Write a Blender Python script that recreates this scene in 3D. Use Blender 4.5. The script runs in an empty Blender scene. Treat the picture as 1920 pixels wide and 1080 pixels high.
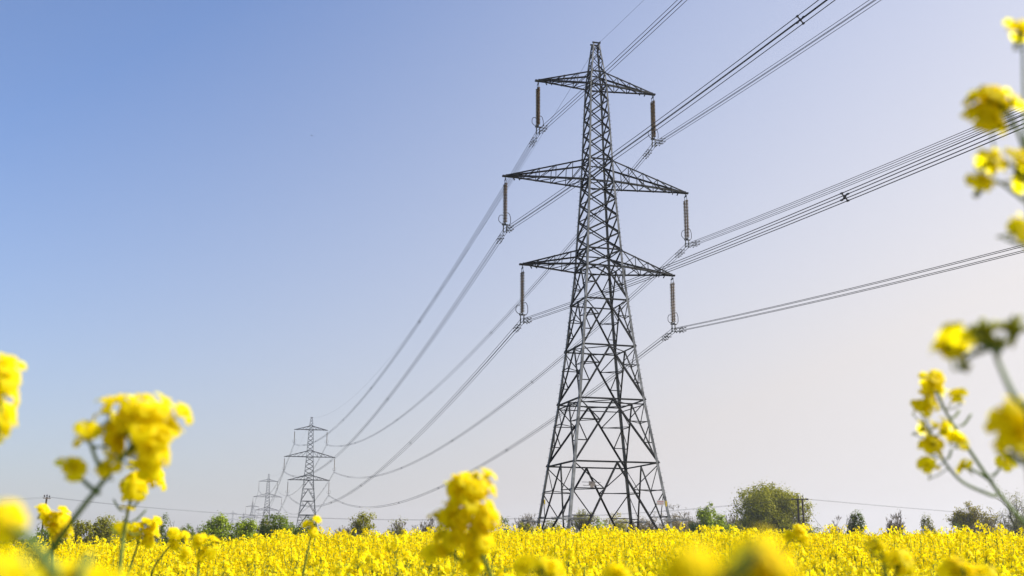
import bpy, math, random
import numpy as np
from mathutils import Vector, Matrix
random.seed(7); RNG = np.random.default_rng(11)
SC = bpy.context.scene; COL = SC.collection
R = math.radians
# ------------------------------------------------------------ camera, sky, sun, exposure
FPX, PITCH, ROLL, CZ = 2033.1, R(13.471), R(-0.2937), 1.6
cam = bpy.data.cameras.new('camera'); camo = bpy.data.objects.new('camera', cam); COL.objects.link(camo)
cam.sensor_width = 36; cam.lens = FPX/1920*36; cam.clip_start = .02; cam.clip_end = 20000
AR0 = Vector((1, 0, 0)); AU0 = Vector((0, -math.sin(PITCH), math.cos(PITCH))); AF = Vector((0, math.cos(PITCH), math.sin(PITCH)))
AR = AR0*math.cos(ROLL) - AU0*math.sin(ROLL); AU = AR0*math.sin(ROLL) + AU0*math.cos(ROLL)
camo.matrix_world = Matrix(((AR.x, AU.x, -AF.x, 0), (AR.y, AU.y, -AF.y, 0), (AR.z, AU.z, -AF.z, CZ), (0, 0, 0, 1)))
cam.dof.use_dof = True; cam.dof.focus_distance = 95; cam.dof.aperture_fstop = 5.2
SC.camera = camo
SUN_EL, SUN_AZ = R(44), R(83)           # azimuth clockwise from the view direction (+Y)
w = bpy.data.worlds.new('World'); SC.world = w; w.use_nodes = True
nt = w.node_tree; bg = nt.nodes['Background']
sky = nt.nodes.new('ShaderNodeTexSky'); sky.sky_type = 'NISHITA'; sky.sun_disc = False
sky.sun_elevation = SUN_EL; sky.sun_rotation = SUN_AZ
sky.altitude = 0; sky.air_density = 1.0; sky.dust_density = 1.0; sky.ozone_density = 1.0
# high thin haze over the blue: a pale veil that thickens towards the horizon and towards the sun
def nd(op, a, b=None, clamp=False):
    n = nt.nodes.new('ShaderNodeMath'); n.operation = op; n.use_clamp = clamp
    for k, v in enumerate((a, b)):
        if v is None: continue
        if isinstance(v, (int, float)): n.inputs[k].default_value = v
        else: nt.links.new(v, n.inputs[k])
    return n.outputs[0]
tcw = nt.nodes.new('ShaderNodeTexCoord'); sxyz = nt.nodes.new('ShaderNodeSeparateXYZ'); nt.links.new(tcw.outputs['Generated'], sxyz.inputs[0])
side = nd('ADD', nd('MULTIPLY', sxyz.outputs[0], math.sin(SUN_AZ)), nd('MULTIPLY', sxyz.outputs[1], math.cos(SUN_AZ)))
low = nd('MULTIPLY', nd('EXPONENT', nd('MULTIPLY', nd('MAXIMUM', sxyz.outputs[2], 0.0), -1/.5854)), 1.512)
veil = nd('MINIMUM', nd('MAXIMUM', nd('ADD', nd('ADD', low, -.534), nd('MULTIPLY', side, .922)), .02), .985)
def tint(src, col):
    m_ = nt.nodes.new('ShaderNodeMix'); m_.data_type = 'RGBA'; m_.blend_type = 'MULTIPLY'; m_.inputs[0].default_value = 1; m_.inputs[7].default_value = (*col, 1)
    nt.links.new(src, m_.inputs[6]); return m_.outputs[2]
vm = nt.nodes.new('ShaderNodeCombineColor'); br_ = nd('ADD', nd('MULTIPLY', side, .724), 1.0)
for ch, c_ in enumerate((3.47, 3.31, 3.31)): nt.links.new(nd('MULTIPLY', br_, c_), vm.inputs[ch])
mxv = nt.nodes.new('ShaderNodeMix'); mxv.data_type = 'RGBA'; nt.links.new(veil, mxv.inputs[0])
nt.links.new(tint(sky.outputs[0], (.80, .86, 1.05)), mxv.inputs[6]); nt.links.new(vm.outputs[0], mxv.inputs[7])
nt.links.new(mxv.outputs[2], bg.inputs[0]); bg.inputs[1].default_value = 0.10
sl = bpy.data.lights.new('sun', 'SUN'); so = bpy.data.objects.new('sun', sl); COL.objects.link(so)
sl.energy = 5.0; sl.angle = R(0.5); sl.color = (1, .96, .88)
sd = Vector((math.sin(SUN_AZ)*math.cos(SUN_EL), math.cos(SUN_AZ)*math.cos(SUN_EL), math.sin(SUN_EL)))
so.rotation_euler = sd.to_track_quat('Z', 'Y').to_euler(); so.location = (0, 0, 80)
SC.view_settings.view_transform = 'Standard'; SC.view_settings.look = 'None'
SC.view_settings.exposure = 0.84; SC.view_settings.gamma = 1
HAZE = 0.00016

# ------------------------------------------------------------ helpers
def at(px, py, d):
    """world point that lies on the ray of pixel (px,py) of the 1920x1080 photo at forward distance d"""
    v = AF + AR*((px-960)/FPX) + AU*((540-py)/FPX)
    v = v*(d/v.y); return Vector((v.x, v.y, v.z+CZ))
def tag(o, label=None, cat=None, group=None, kind=None):
    if label: o['label'] = label
    if cat: o['category'] = cat
    if group: o['group'] = group
    if kind: o['kind'] = kind
    return o
def empty(name, loc, rz=0, parent=None):
    o = bpy.data.objects.new(name, None); COL.objects.link(o); o.location = loc; o.rotation_euler = (0, 0, rz)
    o.empty_display_size = .2; o.parent = parent; return o
def link(name, me, parent=None, loc=None, rot=None):
    o = bpy.data.objects.new(name, me); COL.objects.link(o); o.parent = parent
    if loc is not None: o.location = loc
    if rot is not None: o.rotation_euler = rot
    return o
def tomesh(name, V, F, mats, mi=None, smooth=False):
    """V (n,3), F (m,3|4) arrays -> mesh"""
    V = np.asarray(V, np.float32); F = np.asarray(F, np.int32)
    me = bpy.data.meshes.new(name); k = F.shape[1]
    me.vertices.add(len(V)); me.vertices.foreach_set('co', V.ravel())
    me.loops.add(F.size); me.loops.foreach_set('vertex_index', F.ravel())
    me.polygons.add(len(F)); me.polygons.foreach_set('loop_start', np.arange(0, F.size, k, dtype=np.int32))
    for m in mats: me.materials.append(m)
    if mi is not None: me.polygons.foreach_set('material_index', np.asarray(mi, np.int32))
    if smooth: me.polygons.foreach_set('use_smooth', np.ones(len(F), bool))
    me.update(calc_edges=True); return me
def nrm(v): return v/(np.linalg.norm(v)+1e-9)
class MB:
    """collects beams, tubes and boxes in one mesh"""
    def __init__(s): s.v = []; s.f = []; s.n = 0
    def add(s, V, F):
        s.v.append(np.asarray(V, float)); s.f += [tuple(i+s.n for i in f) for f in F]; s.n += len(V)
    def frame(s, a, b, up=(0, 0, 1)):
        a = np.array(a, float); b = np.array(b, float); t = nrm(b-a); u = np.array(up, float)
        if abs(t@nrm(u)) > .97: u = np.array((1., 0.13, 0))
        x = nrm(np.cross(u, t)); y = np.cross(t, x); return a, b, t, x, y
    def box(s, a, b, wx, wy, up=(0, 0, 1)):
        a, b, t, x, y = s.frame(a, b, up); V = []
        for p in (a, b):
            for i, j in ((-1, -1), (1, -1), (1, 1), (-1, 1)): V.append(p+x*i*wx/2+y*j*wy/2)
        s.add(V, [(3, 2, 1, 0), (4, 5, 6, 7), (0, 1, 5, 4), (1, 2, 6, 5), (2, 3, 7, 6), (3, 0, 4, 7)])
    def angle(s, a, b, w_, e1, e2, th=None):
        """L section whose heel runs a->b, flanges along e1 and e2"""
        a = np.array(a, float); b = np.array(b, float); t = nrm(b-a); th = th or w_*.13
        e1 = np.array(e1, float); e2 = np.array(e2, float)
        e1 = nrm(e1-t*(e1@t)); e2 = nrm(e2-t*(e2@t)-e1*(e2@e1)); V = []
        pr = [(0, 0), (w_, 0), (w_, th), (th, th), (th, w_), (0, w_)]
        for p in (a, b):
            for i, j in pr: V.append(p+e1*i+e2*j)
        F = [(i, (i+1) % 6, (i+1) % 6+6, i+6) for i in range(6)]
        s.add(V, F+[(5, 4, 3, 0), (3, 2, 1, 0), (6, 9, 10, 11), (6, 7, 8, 9)])
    def tube(s, pts, r, n=5, caps=True):
        pts = np.array([tuple(p) for p in pts], float); m = len(pts)
        r = np.broadcast_to(np.asarray(r, float), (m,)); V = []
        T = np.gradient(pts, axis=0); up = np.array((0, 0, 1.)) if abs(nrm(T[0])[2]) < .9 else np.array((0, 1., 0))
        for i in range(m):
            t = nrm(T[i]); x = nrm(np.cross(up, t)); y = np.cross(t, x); up = y if abs(y@t) < .9 else up
            for k in range(n):
                a = 2*math.pi*k/n; V.append(pts[i]+(x*math.cos(a)+y*math.sin(a))*r[i])
        F = [(i*n+k, i*n+(k+1) % n, (i+1)*n+(k+1) % n, (i+1)*n+k) for i in range(m-1) for k in range(n)]
        if caps: F += [tuple(range(n-1, -1, -1)), tuple((m-1)*n+k for k in range(n))]
        s.add(V, F)
    def lathe(s, prof, n=12, M=None):
        V = []
        for (r, z) in prof:
            for k in range(n):
                a = 2*math.pi*k/n; p = Vector((r*math.cos(a), r*math.sin(a), z)); V.append(tuple(M@p if M else p))
        F = [(i*n+k, i*n+(k+1) % n, (i+1)*n+(k+1) % n, (i+1)*n+k) for i in range(len(prof)-1) for k in range(n)]
        s.add(V, F+[tuple(range(n-1, -1, -1)), tuple((len(prof)-1)*n+k for k in range(n))])
    def mesh(s, name, mat, smooth=False):
        me = bpy.data.meshes.new(name); me.from_pydata([tuple(p) for p in np.vstack(s.v)], [], s.f); me.materials.append(mat)
        if smooth:
            for p in me.polygons: p.use_smooth = True
        me.update(); return me
    def build(s, name, mat, parent=None, smooth=False, loc=None): return link(name, s.mesh(name, mat, smooth), parent, loc)

# ------------------------------------------------------------ materials
def mat(name, col, col2=None, rough=.6, scale=6, metal=0, trans=0, bump=0, lo=.35, hi=.65, detail=5, spec=.5, tcol=None, island=0):
    m = bpy.data.materials.new(name); m.use_nodes = True; t = m.node_tree; b = t.nodes['Principled BSDF']; L = t.links.new
    b.inputs['Roughness'].default_value = rough; b.inputs['Metallic'].default_value = metal; b.inputs['Specular IOR Level'].default_value = spec
    out = t.nodes['Material Output']; c = None
    if col2:
        tc = t.nodes.new('ShaderNodeTexCoord'); nz = t.nodes.new('ShaderNodeTexNoise'); nz.inputs['Scale'].default_value = scale; nz.inputs['Detail'].default_value = detail
        L(tc.outputs['Object'], nz.inputs['Vector'])
        rp = t.nodes.new('ShaderNodeValToRGB'); rp.color_ramp.elements[0].position = lo; rp.color_ramp.elements[1].position = hi
        rp.color_ramp.elements[0].color = (*col, 1); rp.color_ramp.elements[1].color = (*col2, 1)
        fac = nz.outputs[0]
        if island:      # every leaf or petal its own shade
            g = t.nodes.new('ShaderNodeNewGeometry'); mx = t.nodes.new('ShaderNodeMix'); mx.data_type = 'FLOAT'; mx.inputs[0].default_value = island
            L(nz.outputs[0], mx.inputs[2]); L(g.outputs['Random Per Island'], mx.inputs[3]); fac = mx.outputs[0]
        L(fac, rp.inputs[0]); c = rp.outputs[0]; L(c, b.inputs['Base Color'])
        if bump:
            bp = t.nodes.new('ShaderNodeBump'); bp.inputs['Strength'].default_value = bump; bp.inputs['Distance'].default_value = .02
            L(nz.outputs[0], bp.inputs['Height']); L(bp.outputs[0], b.inputs['Normal'])
    else: b.inputs['Base Color'].default_value = (*col, 1)
    if trans:
        tr = t.nodes.new('ShaderNodeBsdfTranslucent'); ms = t.nodes.new('ShaderNodeMixShader'); ms.inputs[0].default_value = trans
        if tcol: tr.inputs[0].default_value = (*tcol, 1)
        elif c: L(c, tr.inputs[0])
        else: tr.inputs[0].default_value = (*col, 1)
        L(b.outputs[0], ms.inputs[1]); L(tr.outputs[0], ms.inputs[2]); L(ms.outputs[0], out.inputs[0])
    return m
M = dict(
    steel=mat('galvanised_steel', (.09, .092, .095), (.27, .275, .28), .55, 1.3, bump=.1, spec=.3),
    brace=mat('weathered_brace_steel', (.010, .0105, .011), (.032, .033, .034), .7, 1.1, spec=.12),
    wire=mat('aluminium_wire', (.018, .019, .022), rough=.6, spec=.2),
    fit=mat('dark_fittings', (.03, .03, .033), rough=.5),
    glass=mat('brown_insulator_glaze', (.055, .030, .011), (.21, .125, .045), .22, 5),
    plate=mat('number_plate', (.36, .31, .28), (.30, .26, .24), .6, 8),
    white=mat('white_enamel', (.75, .74, .72), rough=.4), red=mat('red_lettering', (.6, .04, .06), rough=.5),
    yellow=mat('yellow_tag', (.75, .55, .03), rough=.5),
    wood=mat('creosoted_wood', (.045, .032, .024), (.10, .075, .055), .85, 4),
    petal=mat('petals', (.92, .69, .002), (.98, .85, .007), .6, 30, trans=.52, island=.8, lo=.1, hi=.9, spec=.1, tcol=(.98, .83, .005)),
    petalf=mat('near_petals', (.95, .76, .002), (.99, .88, .007), .55, 160, trans=.7, lo=.3, hi=.7, spec=.12, tcol=(.99, .88, .005)),
    stem=mat('rape_stems', (.10, .17, .03), (.19, .25, .05), .6, 9, trans=.15, spec=.25),
    bud=mat('rape_buds', (.34, .36, .02), (.52, .50, .03), .6, 90, trans=.2, spec=.2),
    rleaf=mat('rape_leaves', (.05, .09, .02), (.12, .15, .03), .6, 14, trans=.25, island=.6, spec=.2),
    soil=mat('soil', (.07, .05, .03), (.10, .09, .04), .95, 3, bump=.5),
    bark=mat('bark', (.06, .05, .04), (.13, .11, .085), .9, 5, bump=.3),
    twig=mat('bare_twigs', (.13, .10, .065), (.23, .18, .115), .85, 3))
def leafmat(n, a, b, tr=.35): return mat(n, a, b, .55, .45, trans=tr, lo=.25, hi=.75, island=.45, spec=.06)
M['leaf_dark'] = leafmat('dark_leaves', (.07, .105, .008), (.18, .235, .018))
M['leaf_olive'] = leafmat('olive_leaves', (.135, .14, .006), (.37, .35, .016))
M['leaf_bright'] = leafmat('spring_leaves', (.15, .21, .010), (.33, .40, .02))
M['leaf_gold'] = leafmat('golden_leaves', (.22, .19, .012), (.40, .34, .03))
M['leaf_brown'] = leafmat('opening_buds', (.15, .115, .045), (.27, .215, .09), .3)
M['leaf_grey'] = leafmat('greyish_leaves', (.16, .16, .04), (.30, .29, .08))

# ------------------------------------------------------------ terrain
CP = np.array([[0, .15], [5, .12], [7, .15], [11, .24], [16, .43], [22, .61], [27, .64], [36, .55], [60, .25], [90, .0], [140, -.2], [250, -.6], [400, -1.6], [720, -2.5], [1038, -7.5], [1360, -8], [1775, 10.8], [1900, 11]])
def ground(x, y):
    x = np.asarray(x, float); y = np.asarray(y, float); d = np.hypot(x, y)
    g = np.interp(d, CP[:, 0], CP[:, 1])
    t = np.clip((-x/np.maximum(d, 1)-.02)/.4, 0, 1); t = t*t*(3-2*t)
    return g - t*.014*np.minimum(d, 60) + .03*np.sin(x*.31+1.3)*np.cos(y*.23)*np.clip(d/12, 0, 1)
def gz(x, y): return float(ground(x, y))
rs = np.concatenate([[0.3], np.arange(1, 40, 1.0), np.geomspace(41, 1850, 50)]); na = 180
A = np.linspace(0, 2*np.pi, na, endpoint=False)
X = (rs[:, None]*np.sin(A)).ravel(); Y = (rs[:, None]*np.cos(A)).ravel()
i = np.arange(len(rs)-1)[:, None]*na; k = np.arange(na); k2 = (k+1) % na
F = np.stack([i+k, i+na+k, i+na+k2, i+k2], -1).reshape(-1, 4)
F = np.vstack([F, [[k, k+1, k+2, k+3] for k in range(0, 1)]])
gr = link('ground', tomesh('ground', np.stack([X, Y, ground(X, Y)], -1), F[:-1], [M['soil']], smooth=True)); tag(gr, kind='structure')
# far meadow green beyond the crop
mm = mat('meadow', (.05, .08, .02), (.10, .12, .035), .95, .02)
gr.data.materials.append(mm)
idx = (np.repeat(rs[:-1], na) > 170).astype(np.int32); gr.data.polygons.foreach_set('material_index', idx)

# ------------------------------------------------------------ rapeseed field (stuff)
def quads_at(C, N, size, aspect=1.0, rng=RNG, bend=.25):
    """one bent quad per centre C with normal N"""
    n = len(C); N = N/(np.linalg.norm(N, axis=1, keepdims=True)+1e-9)
    t = rng.normal(size=(n, 3)); a = np.cross(N, t); a /= np.linalg.norm(a, axis=1, keepdims=True)+1e-9; b = np.cross(N, a)
    s = np.broadcast_to(np.asarray(size, float), (n,))[:, None]
    V = np.stack([C-a*s/2, C-b*s*aspect/2+N*s*bend, C+a*s/2, C+b*s*aspect/2+N*s*bend], 1)
    return V.reshape(-1, 3), np.arange(4*n).reshape(n, 4)
def merge(parts):
    V = []; F = []; I = []; n = 0
    for v, f, m in parts: V.append(v); F.append(f+n); I.append(np.full(len(f), m)); n += len(v)
    return np.vstack(V), np.vstack(F), np.concatenate(I)
def stem_quads(p, q, w_):
    n = len(p); t = q-p; a = np.cross(t, np.array([0, 1., 0])); a /= np.linalg.norm(a, axis=1, keepdims=True)+1e-9
    b = np.cross(t, a); b /= np.linalg.norm(b, axis=1, keepdims=True)+1e-9
    V = []; F = []
    w_ = np.broadcast_to(np.asarray(w_, float), (n,))[:, None]
    c = [a, -.5*a+.87*b, -.5*a-.87*b]
    V = np.stack([p+c[0]*w_/2, p+c[1]*w_/2, p+c[2]*w_/2, q+c[0]*w_/2, q+c[1]*w_/2, q+c[2]*w_/2], 1).reshape(-1, 3)
    base = (np.arange(n)*6)[:, None]
    F = np.concatenate([base+np.array([0, 1, 4, 3]), base+np.array([1, 2, 5, 4]), base+np.array([2, 0, 3, 5])])
    return V, F
def head_template(level, rng):
    """a flowering raceme, its top at z=0: open flowers in a dome below a knot of buds"""
    P = []
    nf = {0: 20, 1: 13, 2: 11}[level]; ph = rng.uniform(0, 6.28, nf); zz = np.linspace(-.075, -.008, nf)+rng.normal(0, .004, nf)
    rr = .012+.026*np.sqrt(np.clip(-zz/.05, 0, 1))*rng.uniform(.75, 1.2, nf)
    C = np.stack([np.cos(ph)*rr, np.sin(ph)*rr, zz], -1); O = np.stack([np.cos(ph), np.sin(ph), rng.uniform(.1, 1.3, nf)], -1); O /= np.linalg.norm(O, axis=1, keepdims=True)
    if level == 0:
        for c, o in zip(C, O):
            x = nrm(np.cross(o, rng.normal(size=3))); y = np.cross(o, x)
            for k in range(4):
                a = k*math.pi/2+rng.normal(0, .12); d = x*math.cos(a)+y*math.sin(a); e = np.cross(o, d); s = .0125*rng.uniform(.85, 1.2)
                V = np.array([c, c+d*s*.75+e*s*.5+o*.003, c+d*s*1.15+o*rng.uniform(-.004, .003), c+d*s*.75-e*s*.5+o*.003])
                P.append((V, np.array([[0, 1, 2, 3]]), 0))
        bc = rng.normal(0, 1, (9, 3))*[.007, .007, .005]+[0, 0, .002]
        v, f = quads_at(bc, rng.normal(size=(9, 3)), .008, rng=rng, bend=.5); P.append((v, f, 2))
        v, f = stem_quads(np.tile([[0, 0, -.1]], (nf//2, 1)), C[::2], .0022); P.append((v, f, 1))
        v, f = stem_quads(np.array([[.01, .01, -.42]]), np.array([[0, 0, 0.]]), .005); P.append((v, f, 1))
        pd = rng.uniform(0, 6.28, 5); z0 = np.linspace(-.22, -.1, 5)
        p = np.stack([pd*0, pd*0, z0], -1); v, f = stem_quads(p, p+np.stack([np.cos(pd)*.035, np.sin(pd)*.035, pd*0+.03], -1), .003); P.append((v, f, 1))
    else:
        s = .021 if level == 1 else .026
        v, f = quads_at(C, O, s*rng.uniform(.8, 1.2, nf), rng=rng, bend=.2); P.append((v, f, 0))
        if level == 1:
            v, f = quads_at(C+O*.001, O+rng.normal(0, .6, O.shape), s*.8, rng=rng, bend=-.2); P.append((v, f, 0))
        v, f = quads_at(np.array([[0, 0, .002], [0, 0, -.005]]), rng.normal(size=(2, 3)), .014, rng=rng); P.append((v, f, 2))
        v, f = stem_quads(np.array([[.01, 0, -.35]]), np.array([[0, 0, -.03]]), .005); P.append((v, f, 1))
    return merge(P)
def stamp(T, pos, scale, yaw, tilt, tdir):
    V, F, I = T; n = len(pos)
    if n == 0: return None
    c, s = np.cos(yaw)[:, None], np.sin(yaw)[:, None]
    x = V[None, :, 0]*c-V[None, :, 1]*s; y = V[None, :, 0]*s+V[None, :, 1]*c; z = np.broadcast_to(V[None, :, 2], x.shape)
    sh = np.tan(tilt)[:, None]
    x = x+z*sh*np.cos(tdir)[:, None]; y = y+z*sh*np.sin(tdir)[:, None]
    W = np.stack([x, y, z], -1)*scale[:, None, None]+pos[:, None, :]
    return W.reshape(-1, 3), (F[None]+(np.arange(n)*len(V))[:, None, None]).reshape(-1, F.shape[1]), np.tile(I, n)
def cone(n, d0, d1, half):
    d = np.sqrt(RNG.uniform(d0*d0, d1*d1, n)); a = RNG.uniform(-half, half, n); return d*np.sin(a), d*np.cos(a), d
def field(bands, half):
    P = []; n0 = 0; VV = []; FF = []; II = []
    for (d0, d1, dens, level, sc) in bands:
        area = half*(d1*d1-d0*d0); n = int(dens*area); x, y, d = cone(n, d0, d1, half)
        # gentle gaps and humps in the crop
        hum = .05*np.sin(x*1.7+.4*y)+.05*np.sin(y*1.3-x*.8+2)+.03*np.sin(3.1*x)*np.sin(2.7*y)
        top = ground(x, y)+1.25+hum*np.clip(d/8, 0, 1)
        depth = np.abs(RNG.normal(0, .15, n))*np.where(RNG.random(n) < .35, 2.0, 1)
        up = np.where(RNG.random(n) < .035, RNG.uniform(.03, .17, n), 0)
        depth = np.where(up > 0, -up*np.clip(d/10, 0, 1), depth)
        pos = np.stack([x, y, top-depth], -1)
        nT = 10; ts = [head_template(level, RNG) for _ in range(nT)]; sel = RNG.integers(0, nT, n)
        for j, T in enumerate(ts):
            k = sel == j; m = int(k.sum())
            r = stamp(T, pos[k], sc*RNG.uniform(.75, 1.3, m), RNG.uniform(0, 6.28, m), RNG.uniform(0, .35, m), RNG.uniform(0, 6.28, m))
            if r: VV.append(r[0]); FF.append(r[1]+n0); II.append(r[2]); n0 += len(r[0])
        # leaves and pods deeper in the crop
        ml = int(n*{0: 1.3, 1: .9, 2: .5}[level]); x, y, d = cone(ml, d0, d1, half)
        C = np.stack([x, y, ground(x, y)+1.25-RNG.uniform(.26, .8, ml)], -1)
        v, f = quads_at(C, RNG.normal(size=(ml, 3))*[1, 1, .6], RNG.uniform(.03, .075, ml)*(1 if level < 2 else 1.3), .5); VV.append(v); FF.append(f+n0); II.append(np.full(ml, 3)); n0 += len(v)
        ms = int(n*.25); x, y, d = cone(ms, d0, d1, half); z = ground(x, y)
        a = np.stack([x, y, z+.3], -1); b = a+np.stack([RNG.normal(0, .06, ms), RNG.normal(0, .06, ms), RNG.uniform(.35, .62, ms)], -1)
        v, f = stem_quads(a, b, .008); VV.append(v); FF.append(f+n0); II.append(np.full(len(f), 1)); n0 += len(v)
    return np.vstack(VV), np.vstack(FF), np.concatenate(II)
V, F, I = field([(4.0, 11, 150, 0, 1.05), (11, 19, 165, 1, 1.2), (19, 30, 140, 2, 1.4), (30, 50, 12, 2, 2.4), (50, 150, 1.6, 2, 4.5)], R(33))
V2, F2, I2 = field([(.8, 4.0, 110, 0, 1.0)], R(60)); F = np.vstack([F, F2+len(V)]); V = np.vstack([V, V2]); I = np.concatenate([I, I2])
fo = link('rapeseed_field', tomesh('rapeseed_field', V, F, [M['petal'], M['stem'], M['bud'], M['rleaf']], I))
tag(fo, 'dense yellow flowering rapeseed crop covering the whole field up to the hedges', 'crop', kind='stuff')

# ------------------------------------------------------------ the pylons
TX, TY, TP = 8.107, 98.465, R(15.114)
LV = [(-.3, 10.45), (2.9, 9.53), (8.83, 7.84), (14.42, 6.25), (19.35, 5.11), (23.71, 4.24), (26.94, 3.62), (28.58, 3.46), (35.35, 2.60), (37.55, 2.40), (45.33, 1.76), (46.77, 1.44), (50.0, .66)]
def wid(z): return float(np.interp(z, [a for a, b in LV], [b for a, b in LV]))
def cor(sx, sy, z): h = wid(z)/2; return np.array((sx*h, sy*h, z))
ARMS = [(5.913, 45.33, 46.77), (9.097, 35.35, 37.55), (7.423, 26.94, 28.58)]
STR = 5.065
FACES = [((-1, -1), (1, -1)), ((1, -1), (1, 1)), ((1, 1), (-1, 1)), ((-1, 1), (-1, -1))]
def build_pylon(name, loc, rz, fine=True):
    root = empty(name, loc, rz)
    def fn(f):      # outward normal of a face
        (a, b), (c, d) = f; return np.array(((a+c)/2., (b+d)/2., .1))
    def br(mb, f, p, q, w_):      # an angle iron in a body face, lying just inside the face plane
        n = nrm(fn(f)); t = nrm(np.array(q)-np.array(p)); mb.angle(np.array(p)-n*.02, np.array(q)-n*.02, w_, np.cross(n, t), -n)
    for sx in (-1, 1):
        for sy in (-1, 1):
            mb = MB(); zs = [a for a, b in LV]
            for z0, z1 in zip(zs[:-1], zs[1:]):
                wdt = float(np.interp(z0, [0, 27, 50], [.25, .20, .11])); mb.angle(cor(sx, sy, z0), cor(sx, sy, z1), wdt, (-sx, 0, 0), (0, -sy, 0), wdt*.16)
            if fine:
                for z in np.arange(3.4, 44, .42):
                    s = 1 if int(z/.42) % 2 else -1; c = cor(sx, sy, z)
                    d = np.array((0, -sy*.0, 0.)); 
                    if (sx, sy) in ((1, -1), (-1, 1)):
                        d = np.array((sx*.16, 0, 0)) if s > 0 else np.array((0, sy*.16, 0)); mb.box(c, c+d, .022, .022)
            mb.build('leg', M['steel'], root)
    # K-braced lower body, one lattice per face
    KL = [(26.94, 23.71, 2), (23.71, 19.35, 3), (19.35, 14.42, 3), (14.42, 8.83, 3), (8.83, -.3, 4)]
    hip = MB()
    for f in FACES:
        (a, b), (c, d) = f; lo = MB(); up = MB()
        for z1, z0, n in KL:
            P1, Q1, P0, Q0 = cor(a, b, z1), cor(c, d, z1), cor(a, b, z0), cor(c, d, z0); mid = (P1+Q1)/2
            mw = .155 if z1 < 20 else .14
            for L1, L0 in ((P1, P0), (Q1, Q0)):
                br(lo, f, mid, L0, mw)
                for k in range(1, n):
                    t = k/n; dg = mid*(1-t)+L0*t; lg = L1*(1-t)+L0*t; tp = (k-1)/n; lgp = L1*(1-tp)+L0*tp
                    br(lo, f, lg, dg, .08); br(lo, f, lgp, dg, .08)
            for s_, L1, L0 in (((a, b), P1, P0),):
                t = 1/n; m2 = None
                # tie between the two faces that meet at this leg
                g = FACES[(FACES.index(f)-1) % 4]; (e, h), (i2, j2) = g
                mid2 = (cor(e, h, z1)+cor(i2, j2, z1))/2
                hb_ = MB(); hb_.box(mid*(1-t)+L0*t, mid2*(1-t)+L0*t, .06, .06); hb_.build('corner_tie', M['brace'], root)
        for z in (26.94, 23.71, 19.35, 14.42, 8.83): br(lo, f, cor(a, b, z), cor(c, d, z), .13)
        br(lo, f, cor(a, b, 14.05), cor(c, d, 14.05), .09)
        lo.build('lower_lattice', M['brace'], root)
        zs = [26.94, 28.58]+list(np.linspace(28.58, 35.35, 5))[1:]+[37.55]+list(np.linspace(37.55, 45.33, 6))[1:]+[46.77]
        for z0, z1 in zip(zs[:-1], zs[1:]):
            w_ = .14 if z0 < 36 else .125
            br(up, f, cor(a, b, z0), cor(c, d, z1), w_); br(up, f, cor(c, d, z0)*[.985, .985, 1], cor(a, b, z1)*[.985, .985, 1], w_*.8)
        for z in (26.94, 28.58, 35.35, 37.55, 45.33, 46.77): br(up, f, cor(a, b, z+.01), cor(c, d, z+.01), .12)
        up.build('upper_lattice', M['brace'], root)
        pk = MB()
        for z0, z1 in ((46.77, 48.0), (48.0, 49.1), (49.1, 49.9)):
            br(pk, f, cor(a, b, z0), cor(c, d, z1), .075); br(pk, f, cor(c, d, z0)*[.98, .98, 1], cor(a, b, z1)*[.98, .98, 1], .07)
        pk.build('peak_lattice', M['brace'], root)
    cap = MB(); cap.box((-.42, -.3, 50.0), (.42, -.3, 50.0), .12, .12); cap.box((-.42, .3, 50.0), (.42, .3, 50.0), .12, .12); cap.box((.36, -.4, 50.08), (.36, .4, 50.08), .1, .1)
    cap.build('peak_cap', M['brace'], root)
    for z in (14.42, 8.83 if False else 19.35, 26.94, 35.35, 45.33):
        ms = [(cor(*f[0], z)+cor(*f[1], z))/2 for f in FACES]
        pb = MB()
        for k in range(4): pb.box(ms[k]-[0, 0, .06], ms[(k+1) % 4]-[0, 0, .06], .07, .07)
        pb.build('plan_frame', M['brace'], root)
    # crossarms
    for (L, zl, zu) in ARMS:
        for s in (-1, 1):
            mb = MB(); tip = np.array((s*L, 0, zl)); nseg = 4 if L > 8 else 3; ch = []
            for sy in (-1, 1):
                lo = cor(s, sy, zl); hi = cor(s, sy, zu); tp = tip+[0, sy*.14, 0]
                mb.angle(lo, tp, .165, (0, -sy, 0), (0, 0, 1)); mb.angle(hi, tp+[0, 0, .12], .14, (0, -sy, 0), (0, 0, -1)); ch.append((lo, hi, tp))
                for k in range(1, nseg+1):
                    t = k/(nseg+1); tq = (k-1)/(nseg+1); l = lo*(1-t)+tp*t; u = hi*(1-t)+(tp+[0, 0, .12])*t
                    mb.box(l, u, .055, .055); uq = hi*(1-tq)+(tp+[0, 0, .12])*tq; lq = lo*(1-tq)+tp*tq
                    mb.box(uq if k > 0 else hi, l, .065, .065)
            for k in range(0, nseg+1):
                t = k/(nseg+1); t2 = (k+1)/(nseg+1)
                a0, a1 = [c[0]*(1-t)+c[2]*t for c in ch]; b0, b1 = [c[0]*(1-t2)+c[2]*t2 for c in ch]
                mb.box(a0, b1, .06, .06); 
                if k: mb.box(a0, a1, .06, .06)
                u0, u1 = [c[1]*(1-t)+c[2]*t for c in ch]
                if k: mb.box(u0, u1, .05, .05)
            mb.box(tip+[-s*.9, 0, .02], tip+[s*.28, 0, .02], .30, .14)
            mb.box(tip+[-s*.75, 0, -.02], tip+[-s*.9, 0, -.30], .06, .1); mb.box(tip+[-s*1.25, 0, .0], tip+[-s*1.4, 0, -.26], .06, .08)
            mb.build('crossarm', M['brace'], root)
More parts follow.
